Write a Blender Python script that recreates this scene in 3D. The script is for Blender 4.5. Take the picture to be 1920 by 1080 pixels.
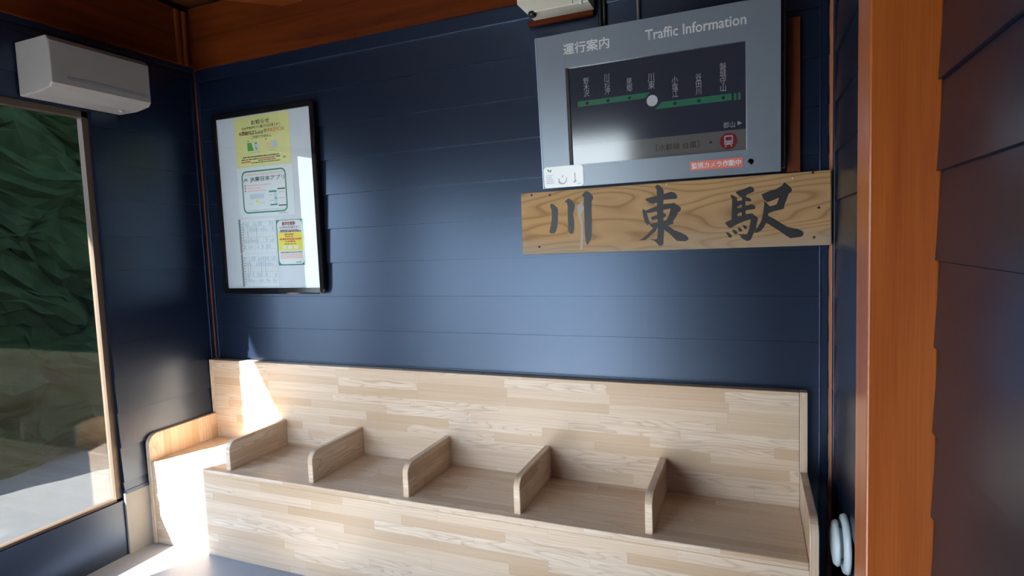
import bpy, bmesh, math, random
from mathutils import Vector, Matrix
random.seed(7)
SC = bpy.context.scene
COL = SC.collection
for o in list(bpy.data.objects):
    bpy.data.objects.remove(o)

# ------------------------------------------------------------------ camera, sky, sun, exposure
CAM_POS = Vector((2.815, -2.391, 1.442))
YAW, PITCH, ROLL, F_PX = 0.3911, -0.0768, -0.0382, 1095.24
fw = Vector((-math.sin(YAW)*math.cos(PITCH), math.cos(YAW)*math.cos(PITCH), math.sin(PITCH)))
r0 = Vector((math.cos(YAW), math.sin(YAW), 0)); u0 = r0.cross(fw)
rt = r0*math.cos(ROLL)+u0*math.sin(ROLL); up = -r0*math.sin(ROLL)+u0*math.cos(ROLL)
cd = bpy.data.cameras.new('camera'); cam = bpy.data.objects.new('camera', cd); COL.objects.link(cam)
cam.matrix_world = Matrix(((rt.x, up.x, -fw.x, CAM_POS.x), (rt.y, up.y, -fw.y, CAM_POS.y),
                           (rt.z, up.z, -fw.z, CAM_POS.z), (0, 0, 0, 1)))
cd.sensor_width = 36; cd.lens = F_PX/1920*36; cd.clip_start = 0.02
SC.camera = cam

SUN_DIR = Vector((0.45, 1.0, -0.83))            # travel direction of the sunlight
sd = bpy.data.lights.new('sun', 'SUN'); sd.energy = 28.0; sd.angle = 0.012; sd.color = (1, .95, .88)
sun = bpy.data.objects.new('sun', sd); COL.objects.link(sun)
sun.rotation_euler = SUN_DIR.to_track_quat('-Z', 'Y').to_euler(); sun.location = (-3, -8, 8)

W = bpy.data.worlds.new('sky'); SC.world = W; W.use_nodes = True
wn = W.node_tree; wn.nodes.clear()
_o = wn.nodes.new('ShaderNodeOutputWorld'); _b = wn.nodes.new('ShaderNodeBackground')
_t = wn.nodes.new('ShaderNodeTexCoord'); _s = wn.nodes.new('ShaderNodeSeparateXYZ'); _r = wn.nodes.new('ShaderNodeValToRGB')
wn.links.new(_t.outputs['Generated'], _s.inputs[0]); wn.links.new(_s.outputs['Z'], _r.inputs[0])
_r.color_ramp.elements[0].position = 0.0; _r.color_ramp.elements[0].color = (.84, .93, 1.0, 1)
_r.color_ramp.elements[1].position = 0.7; _r.color_ramp.elements[1].color = (.42, .62, 1.0, 1)
# hazy brightness of the sky around the sun
_d = wn.nodes.new('ShaderNodeVectorMath'); _d.operation = 'DOT_PRODUCT'; wn.links.new(_t.outputs['Generated'], _d.inputs[0])
_d.inputs[1].default_value = -SUN_DIR.normalized()
_m = wn.nodes.new('ShaderNodeMath'); _m.operation = 'MAXIMUM'; wn.links.new(_d.outputs['Value'], _m.inputs[0]); _m.inputs[1].default_value = 0
_p = wn.nodes.new('ShaderNodeMath'); _p.operation = 'POWER'; wn.links.new(_m.outputs[0], _p.inputs[0]); _p.inputs[1].default_value = 7
_a = wn.nodes.new('ShaderNodeMath'); _a.operation = 'MULTIPLY_ADD'; wn.links.new(_p.outputs[0], _a.inputs[0]); _a.inputs[1].default_value = 6.0; _a.inputs[2].default_value = 2.6
wn.links.new(_r.outputs[0], _b.inputs[0]); wn.links.new(_a.outputs[0], _b.inputs[1])
wn.links.new(_b.outputs[0], _o.inputs[0])
SC.view_settings.view_transform = 'Standard'; SC.view_settings.look = 'None'
SC.view_settings.exposure = 1.2; SC.view_settings.gamma = 1; SC.view_settings.use_curve_mapping = False
SC.cycles.use_denoising = True
SC.cycles.max_bounces = 10; SC.cycles.diffuse_bounces = 6; SC.cycles.transparent_max_bounces = 12
SC.cycles.sample_clamp_indirect = 6

# ------------------------------------------------------------------ materials
class NT:
    def __init__(s, name):
        s.m = bpy.data.materials.new(name); s.m.use_nodes = True; s.t = s.m.node_tree; s.t.nodes.clear()
        s.out = s.n('ShaderNodeOutputMaterial')
    def n(s, typ, ins=None, **props):
        d = s.t.nodes.new(typ)
        for k, v in props.items(): setattr(d, k, v)
        for k, v in (ins or {}).items(): s.set(d.inputs[k], v)
        return d
    def set(s, sock, v):
        if isinstance(v, bpy.types.NodeSocket): s.t.links.new(v, sock)
        elif isinstance(v, bpy.types.Node): s.t.links.new(v.outputs[0], sock)
        else: sock.default_value = v
    def math(s, op, a, b=0.0, c=None):
        ins = {0: a, 1: b}
        if c is not None: ins[2] = c
        return s.n('ShaderNodeMath', ins, operation=op).outputs[0]
    def mix(s, fac, a, b, mode='MIX'):
        d = s.n('ShaderNodeMix', data_type='RGBA', blend_type=mode)
        s.set(d.inputs['Factor'], fac); s.set(d.inputs['A'], a); s.set(d.inputs['B'], b)
        return d.outputs['Result']
    def ramp(s, fac, stops):
        d = s.n('ShaderNodeValToRGB'); e = d.color_ramp.elements
        while len(e) < len(stops): e.new(0.5)
        for el, (p, c) in zip(e, stops):
            el.position = p; el.color = (*c, 1) if len(c) == 3 else c
        s.set(d.inputs[0], fac); return d.outputs[0]
    def vec(s, x, y, z=0.0):
        return s.n('ShaderNodeCombineXYZ', {0: x, 1: y, 2: z}).outputs[0]
    def uv(s):
        d = s.n('ShaderNodeUVMap', uv_map='UVMap'); p = s.n('ShaderNodeSeparateXYZ', {0: d}); return p.outputs[0], p.outputs[1]
    def bsdf(s, col, rough=.5, spec=.5, metal=0.0, coat=0.0, coat_rough=.1, bump=None, bump_s=.1, bump_d=.002, emit=None, emit_s=0):
        b = s.n('ShaderNodeBsdfPrincipled')
        s.set(b.inputs['Base Color'], col if isinstance(col, bpy.types.NodeSocket) else (*col, 1))
        s.set(b.inputs['Roughness'], rough); b.inputs['Specular IOR Level'].default_value = spec
        b.inputs['Metallic'].default_value = metal; b.inputs['Coat Weight'].default_value = coat
        b.inputs['Coat Roughness'].default_value = coat_rough
        if bump is not None:
            bm = s.n('ShaderNodeBump', {'Height': bump, 'Strength': bump_s, 'Distance': bump_d}); s.set(b.inputs['Normal'], bm)
        if emit is not None:
            b.inputs['Emission Color'].default_value = (*emit, 1); b.inputs['Emission Strength'].default_value = emit_s
        s.t.links.new(b.outputs[0], s.out.inputs[0]); return s.m

def paint(name, c, rough=.5, spec=.5, metal=0, coat=0, emit=None, emit_s=0, mottled=.06, tint=None, ior=1.5):
    k = NT(name)
    tc = k.n('ShaderNodeTexCoord')
    no = k.n('ShaderNodeTexNoise', {'Vector': tc.outputs['Object'], 'Scale': 9.0, 'Detail': 3.0})
    dark = tuple(x*(1-mottled) for x in c); lite = tuple(min(1, x*(1+mottled)) for x in c)
    m = k.bsdf(k.mix(no.outputs[0], (*dark, 1), (*lite, 1)), rough, spec, metal, coat, emit=emit, emit_s=emit_s)
    k.t.nodes['Principled BSDF'].inputs['IOR'].default_value = ior
    if tint: k.t.nodes['Principled BSDF'].inputs['Specular Tint'].default_value = (*tint, 1)
    return m

def laminated(name, tones, grain=(.55, .40, .24), rough=.42):
    """edge-glued hardwood: staves of random tone, each with its own streaky grain"""
    k = NT(name); u, v = k.uv()
    rowf = k.math('DIVIDE', v, .041); row = k.math('FLOOR', rowf)
    rn = k.n('ShaderNodeTexWhiteNoise', {'W': row}, noise_dimensions='1D').outputs[0]
    u2 = k.math('ADD', k.math('DIVIDE', u, .46), k.math('MULTIPLY', rn, 9.7)); colm = k.math('FLOOR', u2)
    wn_ = k.n('ShaderNodeTexWhiteNoise', {'Vector': k.vec(row, colm, 3.0)}, noise_dimensions='3D')
    a = wn_.outputs[0]; sp = k.n('ShaderNodeSeparateXYZ', {0: wn_.outputs[1]}); b, c = sp.outputs[0], sp.outputs[1]
    tone = k.ramp(a, tones)
    # fine fibre
    gv = k.vec(k.math('ADD', k.math('MULTIPLY', u, 3.0), k.math('MULTIPLY', b, 60)), k.math('ADD', k.math('MULTIPLY', v, 150), k.math('MULTIPLY', c, 40)), a)
    g = k.n('ShaderNodeTexNoise', {'Vector': gv, 'Scale': 1.0, 'Detail': 4.0, 'Roughness': .6}).outputs[0]
    gf = k.ramp(g, [(.42, (0, 0, 0)), (.72, (1, 1, 1))])
    c1 = k.mix(k.math('MULTIPLY', gf, .40), tone, (*grain, 1))
    # cathedral figure on some staves
    dv = k.vec(k.math('ADD', k.math('MULTIPLY', u, 3.2), k.math('MULTIPLY', c, 31)), k.math('ADD', k.math('MULTIPLY', v, 30), k.math('MULTIPLY', b, 17)), 0.0)
    dn = k.n('ShaderNodeTexNoise', {'Vector': dv, 'Scale': .8, 'Detail': 1.5, 'Roughness': .4}).outputs[0]
    ring = k.math('FRACT', k.math('MULTIPLY', dn, 9.0))
    rl = k.ramp(ring, [(.0, (1, 1, 1)), (.22, (.25, .25, .25)), (.55, (0, 0, 0)), (.9, (.1, .1, .1)), (1, (1, 1, 1))])
    sel = k.math('MULTIPLY', k.math('GREATER_THAN', b, .66), .42)
    c2 = k.mix(k.math('MULTIPLY', rl, sel), c1, (grain[0]*.72, grain[1]*.66, grain[2]*.6, 1))
    # glue lines
    fv = k.math('FRACT', rowf); fu = k.math('FRACT', u2)
    ln = k.math('MAXIMUM', k.math('LESS_THAN', fv, .022), k.math('LESS_THAN', fu, .0035))
    c3 = k.mix(k.math('MULTIPLY', ln, .22), c2, (grain[0]*.5, grain[1]*.45, grain[2]*.4, 1))
    return k.bsdf(c3, rough, .45, coat=.15, coat_rough=.25, bump=g, bump_s=.06, bump_d=.001)

def stained(name, lite, dark, plank=.12, rough=.35, coat=.3, knots=True, seams=True, spec=.5):
    k = NT(name); u, v = k.uv()
    rowf = k.math('DIVIDE', v, plank); row = k.math('FLOOR', rowf)
    rn = k.n('ShaderNodeTexWhiteNoise', {'W': row}, noise_dimensions='1D').outputs[0]
    off = k.math('MULTIPLY', rn, 37.0)
    big = k.n('ShaderNodeTexNoise', {'Vector': k.vec(k.math('ADD', k.math('MULTIPLY', u, 1.2), off), k.math('MULTIPLY', v, 22), 0.0), 'Scale': 1.0, 'Detail': 3.0, 'Roughness': .55}).outputs[0]
    fine = k.n('ShaderNodeTexNoise', {'Vector': k.vec(k.math('ADD', k.math('MULTIPLY', u, 5), off), k.math('MULTIPLY', v, 260), 1.0), 'Scale': 1.0, 'Detail': 3.0}).outputs[0]
    f = k.math('ADD', k.math('MULTIPLY', big, .75), k.math('MULTIPLY', fine, .35))
    col = k.ramp(f, [(.36, dark), (.52, tuple((a+b)/2 for a, b in zip(lite, dark))), (.68, lite)])
    if knots:
        vo = k.n('ShaderNodeTexVoronoi', {'Vector': k.vec(k.math('MULTIPLY', u, 3.2), k.math('MULTIPLY', v, 6.5), 2.0), 'Scale': 1.0})
        kn = k.ramp(vo.outputs['Distance'], [(.02, (1, 1, 1)), (.06, (0, 0, 0))])
        col = k.mix(k.math('MULTIPLY', kn, .75), col, (dark[0]*.25, dark[1]*.2, dark[2]*.2, 1))
    if seams:
        ln = k.math('LESS_THAN', k.math('FRACT', rowf), .02)
        col = k.mix(k.math('MULTIPLY', ln, .6), col, (dark[0]*.3, dark[1]*.25, dark[2]*.25, 1))
    return k.bsdf(col, rough, spec, coat=coat, coat_rough=.18, bump=fine, bump_s=.08, bump_d=.001)

def aged_board(name):
    k = NT(name); u, v = k.uv()
    n1 = k.n('ShaderNodeTexNoise', {'Vector': k.vec(k.math('MULTIPLY', u, 2.0), k.math('MULTIPLY', v, 8.0), .7), 'Scale': 1.0, 'Detail': 1.0, 'Roughness': .3}).outputs[0]
    ring = k.math('FRACT', k.math('MULTIPLY', n1, 11.0))
    rl = k.ramp(ring, [(0, (.85, .85, .85)), (.14, (.35, .35, .35)), (.45, (0, 0, 0)), (.86, (.15, .15, .15)), (1, (.85, .85, .85))])
    wide = k.n('ShaderNodeTexNoise', {'Vector': k.vec(k.math('MULTIPLY', u, 1.6), k.math('MULTIPLY', v, 5), 4.0), 'Scale': 1.0, 'Detail': 2.0}).outputs[0]
    base = k.ramp(wide, [(.32, (.43, .265, .125)), (.5, (.52, .315, .14)), (.68, (.58, .33, .115))])
    fib = k.n('ShaderNodeTexNoise', {'Vector': k.vec(k.math('MULTIPLY', u, 6), k.math('MULTIPLY', v, 240), 1.0), 'Scale': 1.0, 'Detail': 3.0}).outputs[0]
    c = k.mix(k.math('MULTIPLY', fib, .35), base, (.30, .18, .09, 1))
    c = k.mix(k.math('MULTIPLY', rl, .78), c, (.20, .085, .025, 1))
    st = k.n('ShaderNodeTexNoise', {'Vector': k.vec(k.math('MULTIPLY', u, 3.2), k.math('MULTIPLY', v, 9), 9.0), 'Scale': 1.0, 'Detail': 4.0}).outputs[0]
    low = k.math('ADD', k.math('MULTIPLY', v, -5.0), 7.38)     # weathering creeps up from the lower edge
    ws = k.math('MULTIPLY', k.ramp(k.math('ADD', k.math('MULTIPLY', st, .75), k.math('MULTIPLY', low, .8)), [(.45, (0, 0, 0)), (.72, (1, 1, 1))]), .75)
    c = k.mix(ws, c, (.36, .29, .215, 1))
    return k.bsdf(c, .55, .35, bump=fib, bump_s=.25, bump_d=.001)

def glass_pane(name, tint=(.96, .98, .98), rough=0.0):
    k = NT(name); t = k.n('ShaderNodeBsdfTransparent', {'Color': (*tint, 1)}); g = k.n('ShaderNodeBsdfGlossy', {'Roughness': rough})
    lw = k.n('ShaderNodeLayerWeight', {'Blend': .5})
    f = k.math('MULTIPLY_ADD', k.math('POWER', lw.outputs['Facing'], 5.0), .92, .06); m = k.n('ShaderNodeMixShader', {0: f, 1: t, 2: g})
    k.t.links.new(m.outputs[0], k.out.inputs[0]); return k.m

M = {}
M['ash'] = laminated('ash_staves', [(.0, (.58, .39, .24)), (.3, (.675, .50, .345)), (.65, (.735, .565, .415)), (1, (.78, .63, .485))], grain=(.45, .285, .17))
M['cedar'] = stained('stained_cedar', (.20, .046, .008), (.11, .020, .003), plank=.5, seams=False, knots=True)
M['post'] = stained('stained_post', (.52, .135, .022), (.38, .078, .010), plank=.9, seams=False, knots=False, rough=.3, coat=.25)
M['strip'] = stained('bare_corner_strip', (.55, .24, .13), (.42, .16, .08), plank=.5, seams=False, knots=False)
M['header'] = stained('stained_header', (.115, .020, .0012), (.055, .007, .0006), plank=.16, seams=True, rough=.6, coat=.0, spec=.15)
M['ceiling'] = stained('stained_ceiling', (.10, .03, .01), (.06, .016, .006), plank=.11)
M['board'] = aged_board('aged_signboard')
M['navy'] = paint('navy_siding', (.0030, .0066, .019), rough=.32, spec=.9, ior=1.62, tint=(.56, .72, 1.0), mottled=.04)
M['navy_trim'] = paint('navy_trim', (.0045, .0095, .024), tint=(.50, .68, 1.0), rough=.28, ior=1.7, spec=.6, mottled=.03)
M['plinth'] = paint('grey_plinth', (.27, .265, .255), rough=.7)
M['floor'] = paint('floor_screed', (.25, .26, .29), rough=.38, spec=.5, mottled=.1)
M['black'] = paint('black_gloss', (.005, .005, .006), rough=.10, spec=.35)
M['dark'] = paint('dark_recess', (.010, .010, .012), rough=.4)
M['ink'] = paint('ink', (.018, .018, .020), rough=.5)
M['brush'] = paint('brush_ink', (.022, .022, .024), rough=.42, mottled=.25)
M['white'] = paint('white_plastic', (.80, .80, .78), rough=.4)
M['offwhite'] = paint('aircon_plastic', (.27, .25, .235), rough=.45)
M['cream'] = paint('cream_metal', (.68, .64, .52), rough=.4)
M['vent'] = paint('vent_plastic', (.66, .74, .78), rough=.35)
M['grey'] = paint('display_silver', (.185, .212, .245), rough=.28, spec=1.0, ior=1.6, tint=(.8, .9, 1.0))
M['grey_edge'] = paint('display_edge', (.30, .38, .48), rough=.25, metal=.3)
M['screen'] = paint('screen_glass', (.010, .011, .016), rough=.12, ior=1.75, spec=.8, emit=(.35, .38, .62), emit_s=.012)
M['scr_text'] = paint('screen_text', (.17, .17, .185), rough=.12, ior=1.75, spec=.8, emit=(.8, .8, .9), emit_s=.035)
M['scr_white'] = paint('screen_marker', (.26, .26, .28), rough=.12, ior=1.75, spec=.8, emit=(.9, .9, 1), emit_s=.06)
M['scr_green'] = paint('screen_green', (.02, .075, .045), rough=.12, ior=1.75, spec=.8, emit=(.2, .9, .5), emit_s=.02)
M['scr_band'] = paint('screen_band', (.07, .065, .065), rough=.12, ior=1.75, spec=.8, emit=(.9, .9, .9), emit_s=.012)
M['scr_brown'] = paint('screen_caption', (.06, .028, .02), rough=.12, ior=1.75, spec=.8)
M['scr_red'] = paint('screen_red', (.10, .012, .015), rough=.12, ior=1.75, spec=.8, emit=(1, .1, .12), emit_s=.02)
M['lettering'] = paint('white_lettering', (.90, .90, .89), rough=.5)
M['label_red'] = paint('warning_label', (.74, .16, .11), rough=.4)
M['sticker'] = paint('white_sticker', (.85, .86, .84), rough=.22, coat=.4)
M['paper'] = paint('white_paper', (.70, .70, .70), rough=.5, mottled=.02)
M['backing'] = paint('white_backing', (.62, .62, .66), rough=.45, mottled=.02)
M['yellow'] = paint('yellow_paper', (.72, .66, .27), rough=.5, mottled=.03)
M['yellow2'] = paint('yellow_print', (.82, .68, .05), rough=.5)
M['green'] = paint('green_print', (.02, .20, .12), rough=.5)
M['leaf'] = paint('bright_green_print', (.10, .34, .07), rough=.5)
M['red'] = paint('red_print', (.60, .05, .04), rough=.5)
M['pink'] = paint('pink_print', (.80, .46, .38), rough=.5)
M['navyprint'] = paint('blue_black_print', (.05, .08, .13), rough=.5)
M['teal'] = paint('teal_print', (.03, .25, .25), rough=.5)
M['pale'] = paint('pale_blue_print', (.50, .56, .64), rough=.5)
M['lightgrey'] = paint('grey_print', (.40, .40, .42), rough=.5)
M['midgrey'] = paint('dark_grey_print', (.20, .20, .22), rough=.5)
M['acrylic'] = glass_pane('acrylic_cover')
M['pane'] = glass_pane('window_pane')
M['alum'] = paint('window_aluminium', (.10, .07, .05), rough=.4, metal=.3)
M['cable'] = paint('black_cable', (.012, .012, .013), rough=.45)
M['cable_grey'] = paint('grey_cable', (.28, .27, .22), rough=.5)
M['rust'] = paint('rusty_nail', (.05, .028, .018), rough=.6)
M['brass'] = paint('pale_nail', (.62, .45, .36), rough=.4)
M['stain'] = paint('whitish_stain', (.42, .41, .36), rough=.6)
M['asphalt'] = paint('asphalt', (.02, .02, .02), rough=.9, mottled=.3)
M['platform'] = paint('platform_concrete', (.58, .58, .57), rough=.85, mottled=.15)
M['sky_screen_hedge'] = paint('sky_screen_leaves', (.006, .012, .004), rough=.9, spec=.05, mottled=.6)
M['sky_blocker'] = paint('sky_blocker_wall', (.12, .09, .07), rough=.8)

# ------------------------------------------------------------------ mesh building
class MB:
    """collects solids; build() links them as ONE mesh object with metric UVs (u along the grain)"""
    def __init__(s): s.bm = bmesh.new()
    def box(s, x0, x1, y0, y1, z0, z1, bevel=0.0, seg=2):
        b = bmesh.new(); bmesh.ops.create_cube(b, size=1)
        bmesh.ops.scale(b, vec=(abs(x1-x0), abs(y1-y0), abs(z1-z0)), verts=b.verts)
        bmesh.ops.translate(b, vec=((x0+x1)/2, (y0+y1)/2, (z0+z1)/2), verts=b.verts)
        if bevel: bmesh.ops.bevel(b, geom=b.edges[:], offset=bevel, segments=seg, affect='EDGES', profile=.5)
        return s.add(b)
    def prism(s, poly, axis, a0, a1, bevel=0.0, seg=2):
        """poly: 2-D outline; axis 'x' -> poly is (y,z), 'y' -> (x,z), 'z' -> (x,y)"""
        b = bmesh.new()
        def P(p, a): return {'x': (a, p[0], p[1]), 'y': (p[0], a, p[1]), 'z': (p[0], p[1], a)}[axis]
        v0 = [b.verts.new(P(p, a0)) for p in poly]; v1 = [b.verts.new(P(p, a1)) for p in poly]
        n = len(poly)
        caps = [b.faces.new(v0), b.faces.new(v1[::-1])]
        for i in range(n): b.faces.new((v0[i], v0[(i+1) % n], v1[(i+1) % n], v1[i]))
        bmesh.ops.recalc_face_normals(b, faces=b.faces)
        if bevel:
            eds = list({e for f in caps for e in f.edges})
            bmesh.ops.bevel(b, geom=eds, offset=bevel, segments=seg, affect='EDGES', profile=.5)
        return s.add(b)
    def lathe(s, prof, center, axis, n=48):
        """prof: (radius, along-axis) pairs"""
        b = bmesh.new(); c = Vector(center)
        ax = {'x': Vector((1, 0, 0)), 'y': Vector((0, 1, 0)), 'z': Vector((0, 0, 1))}[axis]
        e1 = Vector((0, 0, 1)) if axis != 'z' else Vector((1, 0, 0)); e2 = ax.cross(e1)
        rings = []
        for r, h in prof:
            rings.append([b.verts.new(c+ax*h+e1*(r*math.cos(2*math.pi*i/n))+e2*(r*math.sin(2*math.pi*i/n))) for i in range(n)])
        for A, B in zip(rings, rings[1:]):
            for i in range(n): b.faces.new((A[i], A[(i+1) % n], B[(i+1) % n], B[i]))
        b.faces.new(rings[0]); b.faces.new(rings[-1][::-1])
        bmesh.ops.recalc_face_normals(b, faces=b.faces)
        for f in b.faces: f.smooth = len(f.verts) == 4
        return s.add(b)
    def tube(s, pts, r, n=10):
        b = bmesh.new(); pts = [Vector(p) for p in pts]; rings = []
        for i, p in enumerate(pts):
            d = (pts[min(i+1, len(pts)-1)]-pts[max(i-1, 0)]).normalized()
            e1 = d.orthogonal().normalized() if i == 0 else (e1-d*e1.dot(d)).normalized()
            e2 = d.cross(e1)
            rings.append([b.verts.new(p+e1*(r*math.cos(2*math.pi*j/n))+e2*(r*math.sin(2*math.pi*j/n))) for j in range(n)])
        for A, B in zip(rings, rings[1:]):
            for j in range(n): b.faces.new((A[j], A[(j+1) % n], B[(j+1) % n], B[j])).smooth = True
        b.faces.new(rings[0][::-1]); b.faces.new(rings[-1])
        bmesh.ops.recalc_face_normals(b, faces=b.faces)
        return s.add(b)
    def add(s, b):
        me = bpy.data.meshes.new('tmp'); b.to_mesh(me); b.free(); s.bm.from_mesh(me); bpy.data.meshes.remove(me); return s
    def build(s, name, mat, parent=None, grain='x', uvoff=None):
        me = bpy.data.meshes.new(name); bm = s.bm; bm.normal_update()
        uv = bm.loops.layers.uv.new('UVMap'); g = 'xyz'.index(grain)
        off = uvoff if uvoff is not None else (random.uniform(0, 9), random.uniform(0, 9))
        for f in bm.faces:
            a = max(range(3), key=lambda i: abs(f.normal[i])); ax = [i for i in range(3) if i != a]
            if g in ax: ui, vi = g, [i for i in ax if i != g][0]
            else: ui, vi = ax
            for l in f.loops: l[uv].uv = (l.vert.co[ui]+off[0], l.vert.co[vi]+off[1])
        bm.to_mesh(me); bm.free(); me.materials.append(mat)
        return link(name, me, parent)

LOCAL = set()      # things whose parts are written in their own axes (the tilted display)
def link(name, me, parent=None):
    o = bpy.data.objects.new(name, me); COL.objects.link(o)
    if parent is not None:
        o.parent = parent; base = parent
        while base.parent: base = base.parent
        if base.type == 'EMPTY' and base.name not in LOCAL: me.transform(Matrix.Translation(-base.location))
    return o

def thing(name, loc, label, cat, group=None):
    o = bpy.data.objects.new(name, None); COL.objects.link(o); o.location = loc; o.empty_display_size = .1
    o['label'] = label; o['category'] = cat
    if group: o['group'] = group
    return o
def tag(o, label, cat, group=None):
    o['label'] = label; o['category'] = cat
    if group: o['group'] = group
    return o
def struct(o): o['kind'] = 'structure'; return o

def curve_mesh(splines, name):
    c = bpy.data.curves.new(name, 'CURVE'); c.dimensions = '2D'; c.fill_mode = 'BOTH'
    for pts in splines:
        sp = c.splines.new('POLY'); sp.points.add(len(pts)-1)
        for p, q in zip(sp.points, pts): p.co = (q[0], q[1], 0, 1)
        sp.use_cyclic_u = True
    o = bpy.data.objects.new(name, c); COL.objects.link(o); bpy.context.view_layer.update()
    me = bpy.data.meshes.new_from_object(o.evaluated_get(bpy.context.evaluated_depsgraph_get()))
    bpy.data.objects.remove(o); bpy.data.curves.remove(c); return me

def stand(me, y, dx=0, dz=0):
    """turn a flat (x, y) mesh upright into the x-z plane at depth y, facing -y"""
    for v in me.vertices: v.co = (v.co.x+dx, y, v.co.y+dz)
    return me

def rounded(x0, x1, z0, z1, r, n=6):
    pts = []
    for cx, cz, a0 in ((x1-r, z1-r, 0), (x0+r, z1-r, 90), (x0+r, z0+r, 180), (x1-r, z0+r, 270)):
        for i in range(n+1):
            a = math.radians(a0+90*i/n); pts.append((cx+r*math.cos(a), cz+r*math.sin(a)))
    return pts

def flat(name, loops, y, mat, parent):
    me = stand(curve_mesh(loops, name), y); me.materials.append(mat); return link(name, me, parent)
def rects(name, boxes, y, mat, parent):
    """flat printed rectangles; patches further apart than 18 mm become parts of their own"""
    groups = []
    for bx in boxes:
        near = [g for g in groups if any(max(bx[0]-c[1], c[0]-bx[1], 0)+max(bx[2]-c[3], c[2]-bx[3], 0) < .018 for c in g)]
        groups = [g for g in groups if g not in near]+[[c for g in near for c in g]+[bx]]
    first = None
    for g in groups:
        me = bpy.data.meshes.new(name); vs, fs = [], []
        for x0, x1, z0, z1 in g:
            i = len(vs); vs += [(x0, y, z0), (x1, y, z0), (x1, y, z1), (x0, y, z1)]; fs.append((i, i+1, i+2, i+3))
        me.from_pydata(vs, [], fs); me.materials.append(mat); o = link(name, me, parent); first = first or o
    return first

def text(name, body, x0, x1, z0, z1, y, mat, parent, vertical=False, bold=0.0):
    """lettering fitted to the box x0..x1, z0..z1 on the plane at depth y"""
    c = bpy.data.curves.new(name, 'FONT'); c.body = '\n'.join(body) if vertical else body
    c.align_x = 'CENTER'; c.resolution_u = 3
    if vertical: c.space_line = .88
    o = bpy.data.objects.new(name, c); COL.objects.link(o); bpy.context.view_layer.update()
    me = bpy.data.meshes.new_from_object(o.evaluated_get(bpy.context.evaluated_depsgraph_get()))
    bpy.data.objects.remove(o); bpy.data.curves.remove(c)
    xs = [v.co.x for v in me.vertices]; ys = [v.co.y for v in me.vertices]
    a, b, c0, d = min(xs), max(xs), min(ys), max(ys)
    for v in me.vertices:
        v.co = (x0+(v.co.x-a)/(b-a)*(x1-x0), y, z0+(v.co.y-c0)/(d-c0)*(z1-z0))
    if bold:                                     # heavier strokes: the same outlines set a hair apart
        b = bmesh.new(); h = bold*(z1-z0)*(.25 if vertical else 1)
        for dx, dz in ((-h, 0), (h, 0), (0, -h), (0, h)):
            for v in me.vertices: v.co += Vector((dx, 0, dz))
            b.from_mesh(me)
            for v in me.vertices: v.co -= Vector((dx, 0, dz))
        b.to_mesh(me); b.free()
    me.name = name; me.materials.clear(); me.materials.append(mat); return link(name, me, parent)

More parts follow.
